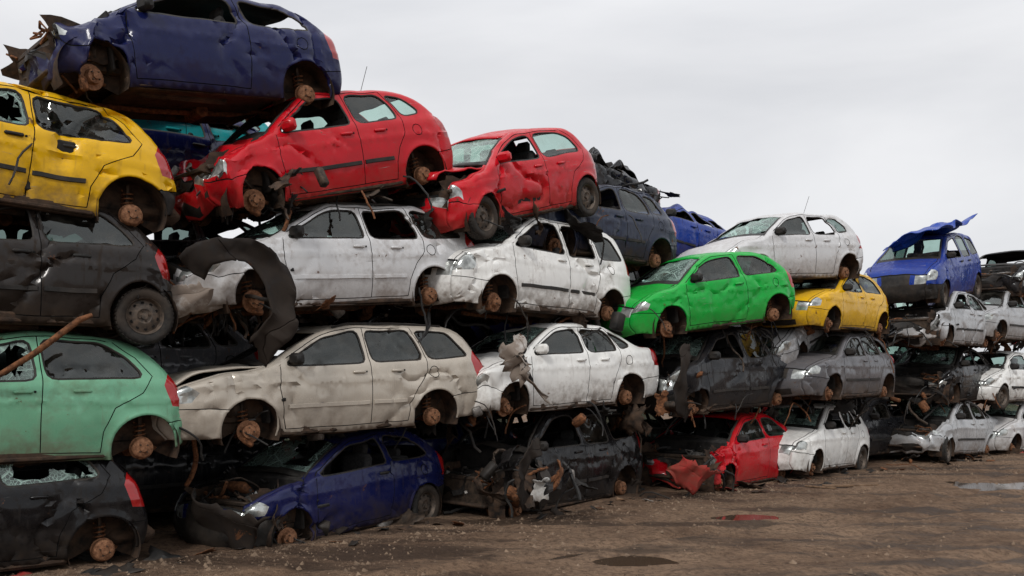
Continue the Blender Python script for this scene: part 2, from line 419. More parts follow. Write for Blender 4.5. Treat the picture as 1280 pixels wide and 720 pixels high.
    bl=np.interp(sv,range(15),[.09,.10,.10,.09,.06,.045,.06,.045,.035,.035,.04,.07,.06,.06,.05])
    n=-offs(sil,1,False)+sil
    LV=[]
    for i in range(len(sil)):
        for c in cols:
            k=bl[i]*(1-abs(c)**2.2)
            LV.append((sil[i,0]+n[i,0]*k,c*ye[i],sil[i,1]+n[i,1]*k))
    nc=len(cols); LF=[];LM=[]
    for i in range(len(sil)-1):
        s=(sv[i]+sv[i+1])/2
        for j in range(nc-1):
            v=abs((cols[j]+cols[j+1])/2); k='paint'
            if s<3:
                k='bumper'
                if .3<s<1.0 and v<.6: k='trim'
                if s>2.0: k='lamp' if v>.6 else ('trim' if v<.56 else 'paint')
            elif s<3.17: k='seam'
            elif s<6: k='seam' if (.91<v<.93 and s>3.17) else ('hood' if v<.92 else 'paint')
            elif s<6.17: k='trim'
            elif s<6.92: k='ws' if v<.93 else 'trim'
            elif 10.1<s<10.9: k='rg' if v<.86 else 'paint'
            elif 11<s<13 and .91<v<.93: k='seam'
            elif s>13: k='bumper'
            elif 11.2<s<12.4 and v>.8 : k='red'
            LF.append((i*nc+j,(i+1)*nc+j,(i+1)*nc+j+1,i*nc+j+1)); LM.append(k)
    S['loft']=(np.array(LV),LF,LM)
    S['glass']=[]
    for w in W:
        p=sub(w,.05,True); gx=[(x,z) for x in np.arange(w[:,0].min(),w[:,0].max(),.045) for z in np.arange(w[:,1].min(),w[:,1].max(),.045)]
        gx=np.array(gx)+np.random.uniform(-.015,.015,(len(gx),2)); gx=gx[inpoly(gx,w)]; gx=gx[distp(gx,p,True)>.02]
        r=delaunay_2d_cdt([Vector(q) for q in np.vstack([p,gx])],[(i,(i+1)%len(p)) for i in range(len(p))],[],0,1e-4)
        V=np.array([(q.x,q.y) for q in r[0]]);F=np.array([f for f in r[2] if len(f)==3]); C=V[F].mean(1); F=F[inpoly(C,w)];C=V[F].mean(1)
        y=yfield(S,V,distp(V,sil))-.014
        S['glass'].append((np.column_stack([V[:,0],-y,V[:,1]]),F,distp(C,p,True)))
    mb=MB(); Wd=S['W']; ch=S['zb']
    for sy in(-1,1):
        mb.box((-.02,sy*.36,.46),(.52,.48,.16),'seat',(0,-.08,0),.05)
        mb.box((.26,sy*.36,.78),(.14,.46,.60),'seat',(0,.22,0),.05)
        mb.box((.36,sy*.36,1.13),(.09,.25,.17),'seat',(0,.2,0),.04)
        mb.box((1.05,sy*.33,1.0),(.08,.22,.13),'seat',(0,.2,0),.03)
        mb.box((.05,sy*(Wd-.1),.6),(1.6,.05,.55),'inner',(0,0,0),.02)
    mb.box((.72,0,.48),(.46,1.2,.18),'seat',(0,-.08,0),.05)
    mb.box((.98,0,.72),(.14,1.22,.52),'seat',(0,.25,0),.05)
    mb.box((-.82,0,ch-.12),(.36,1.36,.22),'inner',(0,.25,0),.06)
    mb.box((-.98,0,.62),(.05,1.4,.60),'inner')
    th=[Vector((-.50+.12*math.sin(a)*.35,-.36+.18*math.cos(a),ch-.04+.17*math.sin(a))) for a in np.linspace(0,2*math.pi,20)]
    mb.tube(th,.013,'hose',6); mb.tube([(-.5,-.36,ch-.04),(-.8,-.36,ch-.16)],.03,'hose',6); mb.box((-.5,-.36,ch-.04),(.04,.34,.04),'hose')
    mb.box((1.3,0,ch-.06),(.4,1.2,.03),'inner')
    S['interior']=mb.mesh(t+'_interior')
    mb=MB()
    mb.box((0,0,.20),(2*(hub-ra)-.04,2*(Wd-.06),.06),'under')
    for sy in(-1,1):
        mb.box((0,sy*(Wd-.13),.22),(2*(hub-ra),.12,.12),'under')
        mb.tube([(S['xf']+.4,sy*.42,.34),(-hub+.3,sy*.42,.3),(-hub+.6,sy*.45,.18),(.3,sy*.45,.16)],.05,'under',8)
    mb.box((0,0,.32),(S['xr']-S['xf']-.5,.96,.05),'under')
    mb.box(((S['xr']+hub)/2+.1,0,.34),(.5,1.1,.2),'under',bev=.08)
    mb.tube([(-hub+.2,.1,.15),(-.3,.12,.13),(.6,.1,.14),(hub-.2,.2,.22),(hub+.3,.3,.2)],.03,'rust',8)
    mb.lathe([(0.0,-.3),(.09,-.28),(.10,0),(.09,.28),(0,.3)],(S['xr']-.45,.1,.22),'rust',14)
    mb.lathe([(0.0,-.2),(.07,-.18),(.07,.18),(0,.2)],(.2,.12,.13),'rust',12)
    for hx in(-hub,hub):
        mb.tube([(hx,-Wd+.16,HZ-.02),(hx+.05,-.3,HZ-.05),(hx+.05,.3,HZ-.05),(hx,Wd-.16,HZ-.02)],.035,'rust',8)
        for sy in(-1,1):
            vs=[];fs=[];nn=18
            for k in range(nn+1):
                a=math.radians(-25+230*k/nn)
                for yy in(Wd-.03,Wd-.33): vs.append((hx+(ra+.015)*math.cos(a),sy*yy,HZ+(ra+.015)*math.sin(a)))
            for k in range(nn): fs.append((2*k,2*k+1,2*k+3,2*k+2))
            vs.append((hx,sy*(Wd-.33),HZ)); ci=len(vs)-1
            for k in range(nn): fs.append((2*k+1,ci,2*k+3))
            mb.add(vs,fs,'under')
            sp=[(hx+.055*math.cos(a),sy*(Wd-.25)+.055*math.sin(a),HZ+.02+a*.0075) for a in np.linspace(0,9*math.pi,60)]
            mb.tube(sp,.009,'rust',5); mb.tube([(hx,sy*(Wd-.25),HZ),(hx,sy*(Wd-.25),HZ+.3)],.022,'steel',6)
            mb.tube([(hx,sy*(Wd-.2),HZ-.03),(hx+.32,sy*.35,HZ-.06)],.025,'rust',6)
    S['under']=mb.mesh(t+'_underbody')
for t in SPEC: build_side(t)

def hub_mesh():
    mb=MB()
    mb.lathe([(.0,-.06),(.032,-.06),(.036,-.035),(.072,-.03),(.078,.0),(.080,.028),(.128,.03),(.130,.035),(.130,.052),(.05,.056),(0,.056)],(0,0,0),'disc',30)
    for k in range(4):
        a=k*math.pi/2+.4; mb.tube([(.05*math.cos(a),-.03,.05*math.sin(a)),(.05*math.cos(a),-.055,.05*math.sin(a))],.008,'steel',6)
    mb.box((.115,.04,.03),(.07,.09,.14),'rust',(0,.3,0),.02)
    mb.tube([(.12,.05,.06),(.1,.12,.16),(.02,.2,.22)],.008,'hose',6)
    return mb.mesh('brake_hub')
def drum_mesh():
    mb=MB()
    mb.lathe([(.0,-.05),(.035,-.05),(.038,-.03),(.088,-.028),(.10,-.02),(.108,.0),(.108,.05),(.118,.055),(.118,.07),(0,.07)],(0,0,0),'disc',30)
    for k in range(4):
        a=k*math.pi/2; mb.tube([(.05*math.cos(a),-.03,.05*math.sin(a)),(.05*math.cos(a),-.05,.05*math.sin(a))],.008,'steel',6)
    return mb.mesh('brake_drum')
def wheel_mesh():
    mb=MB()
    mb.lathe([(.185,-.06),(.20,-.078),(.25,-.088),(.275,-.08),(.288,-.06),(.292,-.03),(.292,.03),(.288,.06),(.275,.08),(.25,.088),(.2,.078),(.185,.06)],(0,0,0),'tire',40)
    for k in range(40):
        a=k/40*2*math.pi
        for y in(-.055,-.018,.018,.055): mb.box((.289*math.cos(a),y,.289*math.sin(a)),(.010,.028,.034),'tire',(0,-a,0),.003)
    mb.lathe([(.19,-.07),(.188,-.075),(.18,-.068),(.172,-.03),(.165,-.02),(.14,-.028),(.10,-.045),(.075,-.05),(.06,-.04),(.035,-.04),(.033,-.06),(0,-.062)],(0,0,0),'rim',36)
    mb.lathe([(.172,-.02),(.17,.07),(.19,.075)],(0,0,0),'rim',36)
    for k in range(10):
        a=k/10*2*math.pi; R=.135
        mb.lathe([(.017,-.004),(0,-.004)],(R*math.cos(a),-.0295,R*math.sin(a)),'seam',10)
    for k in range(4):
        a=k/4*2*math.pi+.5; mb.tube([(.05*math.cos(a),-.04,.05*math.sin(a)),(.05*math.cos(a),-.055,.05*math.sin(a))],.01,'steel',6)
    return mb.mesh('wheel')
HUBM=hub_mesh();DRUM=drum_mesh();WHEEL=wheel_mesh()

def engine_mesh(seed):
    r=random.Random(seed); mb=MB()
    mb.box((-1.35,.1,.52),(.45,.55,.34),'alu',(0,0,.1),.05)
    mb.box((-1.35,.1,.72),(.28,.5,.08),'hose',(0,0,.1),.03)
    mb.box((-1.30,-.45,.52),(.3,.3,.28),'steel',(0,.2,.3),.06)
    mb.box((-1.2,.52,.62),(.22,.2,.2),'trim',(0,0,0),.02)
    mb.box((-1.70,0,.48),(.05,1.15,.36),'steel',(0,0,.05),.01)
    mb.box((-1.70,0,.68),(.08,1.3,.05),'steel',(0,0,.03),.01)
    mb.lathe([(0,-.12),(.1,-.12),(.11,0),(.1,.12),(0,.12)],(-1.5,-.3,.64),'alu',16)
    for sy in(-1,1):
        mb.sheet(Matrix.Translation((-1.35,sy*.6,.62)),.85,.4,'under',amp=.05,seed=seed+sy)
        mb.tube([(-1.75,sy*.55,.42),(-1.0,sy*.5,.36)],.05,'under',6)
    for k in range(34):
        p=Vector((r.uniform(-1.7,-1.0),r.uniform(-.65,.65),r.uniform(.35,.78))); pts=[p]
        for j in range(5):
            p=p+Vector((r.uniform(-.14,.14),r.uniform(-.16,.16),r.uniform(-.11,.09))); pts.append(p)
        mb.tube(pts,r.uniform(.006,.024),r.choice(['hose','hose','steel','rust','alu']),6)
    for k in range(20):
        mb.box((r.uniform(-1.7,-1.0),r.uniform(-.65,.65),r.uniform(.35,.75)),(r.uniform(.05,.2),r.uniform(.05,.2),r.uniform(.04,.15)),r.choice(['hose','steel','alu','trim','rust']),(r.uniform(0,3),r.uniform(0,3),r.uniform(0,3)),.012)
    return mb.mesh('engine_bay')
ENG=[engine_mesh(s) for s in range(4)]

def deform(P,S,o,seed):
    dam=o.get('dam',1.3);cf=o.get('cf',0);cr=o.get('cr',0);sag=o.get('sag',.03+.05*((seed*37)%10)/10)
    xc=-.62; xf=S['xf']; zb=S['zb']; sd=Vector((seed*7.3,seed*3.1,seed*5.7)); out=[]
    N=noise.noise_vector; n1=noise.noise
    for x,y,z in P:
        p=Vector((x,y,z)); q=p.copy()
        q+=N(p*.8+sd)*.018*dam + N(p*2.9+sd)*.006*dam
        a=abs(n1(p*1.3+sd*2)); s_=1 if y>0 else -1
        k=max(0,.09-a)/.09
        lm=max(0,min(1,n1(p*.9+sd*4)*3+.5))
        if abs(y)>.5: q.y-=s_*k*k*.036*dam*lm
        a=abs(n1(Vector((x*2.4,y,z*3.6))+sd*1.3)); k=max(0,.08-a)/.08
        if abs(y)>.5: q.y-=s_*k*.018*dam*lm
        if cf and x<xc:
            t=(xc-x)/(xc-xf)
            q.x+=cf*.55*t**1.6; q+=N(p*3.0+sd*3)*.22*cf*t + N(p*8.0+sd)*.06*cf*t
            q.z-=cf*.10*t*(1 if z>.6 else 0)
        if cr and x>.9:
            t=(x-.9)/(S['xr']-.9)
            q.x-=cr*.3*t; q+=N(p*3.0+sd*3)*.14*cr*t
        if z>zb:
            g=min(1,(z-zb)/.4); q.z-=sag*g*(.7+.9*n1(Vector((x*1.1,y*1.1,seed)))+.5*n1(Vector((x*3.1,y*3.1,seed))))
        out.append(q)
    return out

COL={'black':((.006,.006,.007),.0),'brownblack':((.020,.016,.014),.1),'mint':((.17,.42,.26),.1),'beige':((.50,.45,.38),.2),
'silver':((.62,.62,.62),.2),'white':((.84,.84,.81),0),'green':((.002,.38,.045),0),'red':((.52,.003,.012),0),'yellow':((.76,.43,.002),0),
'navy':((.006,.010,.066),.0),'blue':((.004,.035,.26),.0),'grey':((.13,.13,.14),.2),'dgrey':((.014,.015,.018),.0),'teal':((.02,.36,.38),0),'bluegrey':((.016,.024,.050),.1),'ltgrey':((.44,.45,.46),.25)}
cid=[0]
def build_car(name,t,col,P,yaw,pitch,sc=1,**o):
    yaw=math.radians(yaw); pitch=math.radians(pitch)
    cid[0]+=1; seed=o.get('seed',cid[0]); S=SPEC[t]; rr=random.Random(seed*13)
    root=bpy.data.objects.new(name,None); scene.collection.objects.link(root); root.empty_display_size=.3
    c,metal=COL[col]
    pm=paint('paint_%s_%d'%(col,cid[0]),c,metal,o.get('dirt',.6),o.get('rust',.3),seed,.2)
    bm=pm if o.get('bump','p')=='p' else GM['trim']
    slots=[pm,GM['trim'],GM['seam'],GM['red'],GM['lamp'],bm,pm,GM['inner']]
    V,F,mt,C=S['side']; n=len(V)
    vs=[tuple(v) for v in V]+[(v[0],-v[1],v[2]) for v in V]
    nf=o.get('nofender',0)
    fs=[];ms=[]
    for f,m_,c_ in zip(F,mt,C):
        if not (nf and c_[0]<S['seams'][0][1][0]): fs.append(tuple(int(i) for i in f)); ms.append(int(m_))
        fs.append((int(f[2])+n,int(f[1])+n,int(f[0])+n)); ms.append(int(m_))
    LV,LF,LM=S['loft']; off=len(vs); vs+= [tuple(v) for v in LV]
    hood=o.get('hood','ok'); gfs={'ws':[],'rg':[],'hood':[]}
    for f,k in zip(LF,LM):
        if k in('ws','rg'): gfs[k].append(f); continue
        if k=='hood':
            if hood in('missing',): continue
            if hood=='up': gfs['hood'].append(f); continue
            k='paint'
        if o.get('nobump') and k in('bumper','lamp') and LV[f[0]][0]<0: continue
        fs.append(tuple(i+off for i in f)); ms.append(BSI[k])
    D=deform(vs,S,o,seed)
    mb=MB(); mb.v=[tuple(q) for q in D]; mb.f=fs; mb.m=ms
    body=addobj('body',mb.mesh('body',slots,38),root)
    so=body.modifiers.new('thick','SOLIDIFY'); so.thickness=.016; so.offset=-1; so.material_offset=20; so.use_rim=True
    DL=D[off:]
    g=MB()
    def loftpart(key):
        idx={}; vv=[];ff=[]
        for f in gfs[key]:
            l=[]
            for i in f:
                if i not in idx: idx[i]=len(vv); vv.append(DL[i])
                l.append(idx[i])
            ff.append(tuple(l))
        return vv,ff
    wst=o.get('ws','g')
    if wst!='n' :
        vv,ff=loftpart('ws')
        if wst=='c':
            ff=[f for f in ff if noise.noise(vv[f[0]]*1.8+Vector((seed,0,0)))>-.32]
            vv=[Vector(q)+noise.noise_vector(Vector(q)*2.5+Vector((seed,1,2)))*.05-Vector((0,0,.02)) for q in vv]
        g.add(vv,ff,'glassk' if wst=='c' else 'glassc')
    win=o.get('win','ggg'); gm=o.get('gm','glassd')
    for i,(gv,gf,gd) in enumerate(S['glass']):
        for side in(0,1):
            st=win[i] if side==0 else ('g' if rr.random()<.3 else 'n')
            if st=='n': continue
            vv=[(v[0],v[1] if side==0 else -v[1],v[2]) for v in gv]
            vv=deform(vv,S,o,seed)
            ff=[]
            for f,dd in zip(gf,gd):
                if st=='s':
                    c_=gv[f[0]]; 
                    if dd>.035+.16*max(0,noise.noise(Vector((c_[0]*4,c_[2]*4,seed)))): continue
                ff.append(tuple(int(q) for q in f))
            g.add(vv,ff,gm if st!='s' else 'glassk')
    if g.f: addobj('glass',g.mesh('glass'),root)
    if hood=='up':
        vv,ff=loftpart('hood'); h=MB()
        piv=Vector((S['sil'][6][0],0,S['sil'][6][1])); R=Matrix.Rotation(o.get('hoodang',.9),4,'Y')
        vv=[R@(Vector(q)-piv)+piv+noise.noise_vector(Vector(q)*2)*.08*o.get('hoodcr',1) for q in vv]
        h.add(vv,ff,0); ho=addobj('hood',h.mesh('hood',[pm,GM['inner']]),root)
        so=ho.modifiers.new('thick','SOLIDIFY'); so.thickness=.02; so.material_offset=5
    addobj('interior',S['interior'],root); addobj('underbody',S['under'],root)
    if hood!='ok' or o.get('cf',0)>.25 or nf: 
        e=addobj('engine_bay',ENG[cid[0]%4],root); e.location.x=o.get('cf',0)*.15+(.12 if t in('hatch3',) else 0)
    tm=MB()
    def onside(x,z,push=0):
        q=np.array([[x,z]]); y=yfield(S,q,distp(q,S['silp']))[0]
        return deform([(x,-y,z)],S,o,seed)[0]-Vector((0,push,0))
    cr=S['zb']-.10
    for d0,d1 in S['doors']:
        hp=onside(d1-.16,cr,.012)
        tm.box(hp,(.17,.035,.035),1 if o.get('bump')=='k' else 0,(0,0,0),.012)
        tm.box(hp+Vector((0,.02,-.008)),(.13,.012,.045),2,(0,0,0),.004)
        tm.box(hp+Vector((.105,.012,.0)),(.022,.012,.022),2,(0,0,0),.004)
    if o.get('mirror',1):
        w=S['wins'][0][0]; mp=onside(w[0]+.10,w[1]+.07,.09)
        tm.box(mp,(.11,.20,.14),0 if o.get('mirp') else 1,(0,0,.25),.035)
        tm.tube([mp+Vector((0,.06,-.03)),mp+Vector((.0,.13,-.06))],.022,1,6)
    if o.get('rub',1):
        for d0,d1 in S['doors']:
            n_=12; vv=[];ff=[]
            for k in range(n_+1):
                x=d0+.03+(d1-d0-.06)*k/n_; c_=onside(x,.50,0)
                for dy,dz in((.004,-.026),(-.014,-.02),(-.014,.02),(.004,.026)): vv.append(c_+Vector((0,dy,dz)))
            for k in range(n_):
                for j in range(3): ff.append((4*k+j,4*k+4+j,4*k+5+j,4*k+1+j))
            ff+=[(0,1,2,3),(4*n_+3,4*n_+2,4*n_+1,4*n_)]
            tm.add(vv,ff,1 if o.get('rub',1)==1 else 0)
    if o.get('rails'):
        pts=[onside(x,z,-.05)+Vector((0,0,.07)) for x,z in((-.1,1.36),(.1,1.39),(.8,1.40),(1.5,1.36))]
        tm.tube(pts,.014,1,6)
    if o.get('ant'):
        tm.tube([(1.0,0,S['sil'][10][1]+.02),(1.25,.02,S['sil'][10][1]+.42)],.004,1,5)
    addobj('trim_parts',tm.mesh('trim_parts',slots),root)
    wh=o.get('wheels','hh'); W=S['W']
    for i,(hx,k) in enumerate(((-S['hub'],wh[0]),(S['hub'],wh[1]))):
        for sy in(-1,1):
            if k=='n': continue
            me=WHEEL if k=='w' else (HUBM if i==0 else DRUM)
            ob=addobj('wheel' if k=='w' else 'brake_hub',me,root)
            ob.location=(hx+rr.uniform(-.02,.02),sy*(W-(.10 if k=='w' else .115)),HZ-(.03 if k!='w' else .0))
            ob.rotation_euler=(0,rr.uniform(0,3),(0 if sy<0 else math.pi)+(rr.uniform(-.25,.25) if i==0 else 0))
    root.matrix_world=Matrix.Translation(P)@Matrix.Rotation(yaw,4,'Z')@Matrix.Rotation(-pitch,4,'Y')@Matrix.Scale(sc,4)@Matrix.Translation((0,W,-HZ))
    return root

# ---------------------------------------------------------------- the stack (metres; yaw, pitch in degrees)
H='wrecked_hatchback_car';G='wrecked_station_wagon';M_='wrecked_minivan';D_='wrecked_sedan_car'
CARS=[
# bottom row
(H,'hatch5b','black',(-5.01,8.41,.19),38,0,1,dict(win='ss',dam=1.8,rust=.2,rub=0)),
(H,'hatch3','navy',(-1.79,11.42,.12),56,1.8,.983,dict(cf=.12,hood='missing',ws='c',win='nn',dam=2.2,wheels='hw',rub=0,sag=.06,mirror=0,bump='k')),
(M_,'mpv','black',(.99,13.50,.13),49.5,1.3,1,dict(cf=.8,hood='missing',nofender=1,ws='n',win='ngn',sag=.1,dam=1.6)),
(H,'hatch3','red',(4.30,16.05,.14),49.4,-.9,1,dict(cf=.7,hood='missing',ws='n',win='gg',gm='glassc',rub=0,dam=1.6,rust=.1,dirt=.4)),
(H,'hatch5','white',(6.40,17.83,.21),50.1,-1.4,1,dict(cf=.2,ws='c',win='ngn',rub=0,wheels='hw')),
(H,'hatch5','dgrey',(8.3,20.3,.28),42,0,1,dict(win='gng')),
(D_,'sedan','ltgrey',(10.43,20.87,.23),43.4,-2.4,1,dict(cf=.6,hood='missing',ws='c',win='ggg',wheels='wh')),
(H,'hatch3','silver',(12.99,22.76,.18),40,0,1,dict(dirt=.9,ws='c')),
# second row
(H,'hatch5b','mint',(-4.70,8.65,1.20),38,0,1,dict(win='sg',dam=1.5,rust=.1,rub=0)),
(G,'wagon','beige',(-1.90,10.94,1.37),40.7,2.1,1,dict(win='ggg',dam=1.2,hood='up',hoodang=.05,hoodcr=1.1,ws='n',rails=1,rust=0,dirt=.45,rub=2)),
(D_,'sedan','white',(.92,13.24,1.56),42.3,2.1,1,dict(cf=.45,ws='c',win='ggg',mirp=1,rub=0,nobump=1)),
(M_,'mpv','dgrey',(3.93,15.65,1.46),42.2,2.2,1,dict(cf=.45,hood='missing',ws='c',win='ngg',sag=.12,dam=1.6,bump='k',rust=.1)),
(G,'wagon','ltgrey',(6.10,18.0,2.50),53,13.9,.93,dict(win='ngg',ws='n',rails=1,dam=1.6)),
(H,'hatch5','grey',(6.72,17.58,1.61),46,0,1,dict(win='ggn')),
(D_,'sedan','black',(10.61,21.10,1.45),46.1,.3,1,dict(cf=.7,hood='missing',ws='c',win='nng')),
(H,'hatch3','white',(12.46,22.33,1.39),40,0,1,dict(wheels='wh')),
# third row
(H,'hatch5b','brownblack',(-4.71,8.64,2.53),38,0,1,dict(win='ng',dirt=.95,rust=.3,wheels='hw',dam=1.8,cr=.4,bump='k')),
(G,'wagon','silver',(-1.89,11.02,2.88),43.5,4.9,1,dict(win='gng',ws='c',cf=.4,hood='missing',rails=1,dam=1.2,rust=.1,rub=2)),
(M_,'mpv','white',(.72,13.23,2.92),47.8,-.6,1,dict(win='nng',ws='c',dirt=.75,dam=1.5)),
(H,'hatch3','green',(3.53,15.02,2.83),31.1,7.3,1,dict(win='gg',ws='c',gm='glassc',dirt=.3,rust=0,dam=1.1,rub=0,cf=.12)),
(H,'hatch5b','yellow',(6.65,17.53,2.88),46,0,.92,dict(rub=0)),
(D_,'sedan','ltgrey',(10.14,20.36,2.69),44,0,1,dict(cf=.8,hood='missing',ws='n',win='ngg')),
(H,'hatch3','ltgrey',(12.26,22.12,2.87),42,0,1,dict(win='gn')),
# fourth row
(H,'hatch5b','yellow',(-4.80,8.57,3.66),38,-3,1,dict(win='sg',dam=2.6,bump='k',gm='glassc',dirt=.6,rust=.2)),
(H,'hatch5','red',(-1.94,10.96,4.21),43,14.9,1,dict(cf=.6,ws='n',win='ngg',gm='glassc',dirt=.3,rust=0,dam=1.1,ant=1,mirp=1)),
(H,'hatch5b','red',(.42,13.05,4.32),50,14.5,1,dict(cf=.4,ws='c',win='ng',gm='glassc',wheels='ww',rub=0,dirt=.35,rust=.1,hood='up',hoodang=.25,dam=1.7,mirp=1)),
(H,'hatch5','bluegrey',(1.64,14.59,3.88),44,0,1,dict(win='ngg',dirt=.9)),
(H,'hatch5','silver',(5.28,16.48,3.76),33.6,4.8,1,dict(win='gng',ws='c',ant=1,cf=.2,rub=0)),
(M_,'mpv','blue',(10.25,20.88,3.83),48.7,7.9,1,dict(ws='g',win='ngg',wheels='ww',rub=0,bump='k',cf=.12)),
(D_,'sedan','dgrey',(13.37,23.0,3.95),42,0,1,dict(hood='missing',cf=.8,ws='n')),
# top
(H,'hatch3','navy',(-3.23,9.89,5.09),41.9,7.3,1,dict(win='nn',ws='n',cf=.7,hood='missing',dam=1.5,rub=0,dirt=.5,rust=.15)),
(H,'hatch5','teal',(-4.45,11.7,4.50),38,0,1,dict(dirt=.3)),
(H,'hatch3','dgrey',(1.83,17.0,5.10),46,-6,1,dict(cf=.9,sag=.5,dam=3,hood='missing',ws='n',win='nn')),
(H,'hatch5','blue',(3.37,17.45,4.18),46,-3,1,dict(sag=.3,dam=2,win='nnn')),
(H,'hatch5b','bluegrey',(4.2,18.6,4.0),44,-4,1,dict(cf=.9,sag=.45,dam=3,hood='missing',ws='n',win='nn')),
]
cars=[build_car(*c[:7],**c[7]) for c in CARS]

# ---------------------------------------------------------------- ranks of cars behind
def copy_car(src,name,Mx,lite=False):
    r=bpy.data.objects.new(name,None); scene.collection.objects.link(r)
    for c in src.children:
        b_=c.name.split('.')[0]
        if lite and b_ in('interior','glass','trim_parts'): continue
        d=bpy.data.objects.new(b_,c.data); scene.collection.objects.link(d); d.parent=r
        d.location=c.location; d.rotation_euler=c.rotation_euler
        if not lite:
            for md in c.modifiers:
                n=d.modifiers.new(md.name,'SOLIDIFY'); n.thickness=md.thickness; n.offset=-1; n.material_offset=md.material_offset
    r.matrix_world=Mx
rb=random.Random(5)
al=math.radians(38.66); dirv=Vector((math.cos(al),math.sin(al),0)); back=Vector((-math.sin(al),math.cos(al),0)); base=Vector((0,12.4,0))
pool=[cars[i] for i in(0,2,5,11,13,14,16,26,5,1)]
for row in range(4):
    t=-8.5+rb.uniform(0,1)
    while t<19:
        if row<3 or t<3.0:
            p=base+dirv*t+back*(2.0+rb.uniform(-.1,.2)); p.z=.28+1.33*row+rb.uniform(-.04,.04)
            s=rb.choice(pool)
            copy_car(s,s.name.split('.')[0],Matrix.Translation(p)@Matrix.Rotation(al+rb.uniform(-.06,.06),4,'Z')@Matrix.Rotation(rb.uniform(-.05,.05),4,'Y')@Matrix.Translation((0,.84,-HZ)))
        t+=4.0
for row in range(3):
    t=-7.5
    while t<16:
        p=base+dirv*t+back*4.0; p.z=.1+1.2*row; s=pool[(row*3+int(t+20))%10]
        copy_car(s,s.name.split('.')[0],Matrix.Translation(p)@Matrix.Rotation(al,4,'Z')@Matrix.Translation((0,.84,-HZ)),True)
        t+=3.6
for t_ in(21.5,25.5):
    for row in range(3):
        p=base+dirv*t_; p.z=.28+1.33*row; s=pool[(row*3+int(t_))%10]
        copy_car(s,s.name.split('.')[0],Matrix.Translation(p)@Matrix.Rotation(al,4,'Z')@Matrix.Translation((0,.84,-HZ)))

# ---------------------------------------------------------------- loose scrap
rs=random.Random(21); mb=MB()
def wp(t,b,z): 
    p=base+dirv*t+back*b; p.z=z; return p
def junk(p,k,s=1):
    M=Matrix.Translation(p)@Euler((rs.uniform(0,6),rs.uniform(0,6),rs.uniform(0,6))).to_matrix().to_4x4()
    w=rs.choice(['black_paint','under','trim','steel','rust','white_scrap','blue_scrap','red_scrap'] if rs.random()<.3 else ['under','inner','black_paint','trim'])
    q=rs.random()
    if q<.4: mb.sheet(M,rs.uniform(.2,.7)*s,rs.uniform(.12,.4)*s,w,amp=rs.uniform(.05,.14)*s,seed=k,curl=rs.uniform(0,1),fr=4)
    elif q<.82:
        pts=[p.copy()]; d=Vector((rs.uniform(-1,1),rs.uniform(-.7,.7),rs.uniform(-.5,.4))).normalized(); p=p.copy()
        for j in range(7): d=(d+Vector((rs.uniform(-.5,.5),rs.uniform(-.5,.5),rs.uniform(-.6,.3)))).normalized(); p=p+d*.11*s; pts.append(p.copy())
        mb.tube(pts,rs.uniform(.005,.024),rs.choice(['hose','hose','rust','steel','trim']),7)
    else: mb.box(p,(rs.uniform(.08,.3),rs.uniform(.08,.25),rs.uniform(.05,.16)),rs.choice(['steel','trim','alu','rust']),(rs.uniform(0,3),rs.uniform(0,3),rs.uniform(0,3)),.02)
for k in range(320):
    t=rs.uniform(-7,17); row=rs.choice([0,1,1,2,2,3]); b=rs.uniform(.1,1.3); z=row*1.37+rs.uniform(-.15,.15)
    if row==0: z=abs(z)*.6
    if row==3 and t>3: continue
    junk(wp(t,b,z),k)
for k in range(95):
    t=rs.uniform(-6.5,15); row=rs.choice([1,2,3] if t<3 else [1,2]); p=wp(t,rs.uniform(-.02,.5),row*1.37+rs.uniform(-.02,.3)); pts=[p.copy()]
    d=Vector((rs.uniform(-1,1),rs.uniform(-.6,.2),.1))
    for j in range(8): d=(d+Vector((rs.uniform(-.35,.35),rs.uniform(-.35,.35),-.28))).normalized(); p=p+d*rs.uniform(.04,.09); pts.append(p.copy())
    mb.tube(pts,rs.uniform(.003,.010),rs.choice(['hose','hose','rust','trim']),5)
# crushed parts lying on the back rank
for k in range(34):
    p=Vector((rs.gauss(2.2,.35),rs.gauss(17.6,.25),5.25+rs.uniform(-.3,.25))) if k<20 else Vector((rs.gauss(4.2,.5),rs.gauss(18.9,.3),4.65+rs.uniform(-.25,.2)))
    junk(p,k+500,s=.85)
# engine parts spilling from the wrecked noses
for c0,n_ in(((-2.95,10.75,.42),34),((.2,12.3,.5),22),((3.1,14.9,.25),7),((-3.5,10.6,2.75),26),((-2.9,10.6,4.0),26),((2.7,14.5,1.5),8)):
    for k in range(n_): junk(Vector(c0)+Vector((rs.gauss(0,.28),rs.gauss(0,.22),rs.gauss(0,.13))),k+700,s=.75)
for k in range(75):
    t=rs.uniform(-6,16); b=-abs(rs.gauss(0,.32))+.25; p=wp(t,b,rs.uniform(.0,.03))
    w=rs.choice(['trim','trim','black_paint','under','rust','under','hose'])
    if rs.random()<.12: w=rs.choice(['white_scrap','red_scrap','wood'])
    M=Matrix.Translation(p)@Euler((1.57+rs.uniform(-.4,.4),rs.uniform(-.4,.4),rs.uniform(0,6))).to_matrix().to_4x4()
    s=rs.uniform(.04,.16)*(1 if rs.random()<.85 else 1.8)
    mb.sheet(M,s*1.6,s,w,nx=6,ny=4,amp=.2*s,fr=6,seed=k)
so=addobj('scrap_metal_pile',mb.mesh('scrap_metal_pile',sharp=50)); md=so.modifiers.new('t','SOLIDIFY'); md.thickness=.005

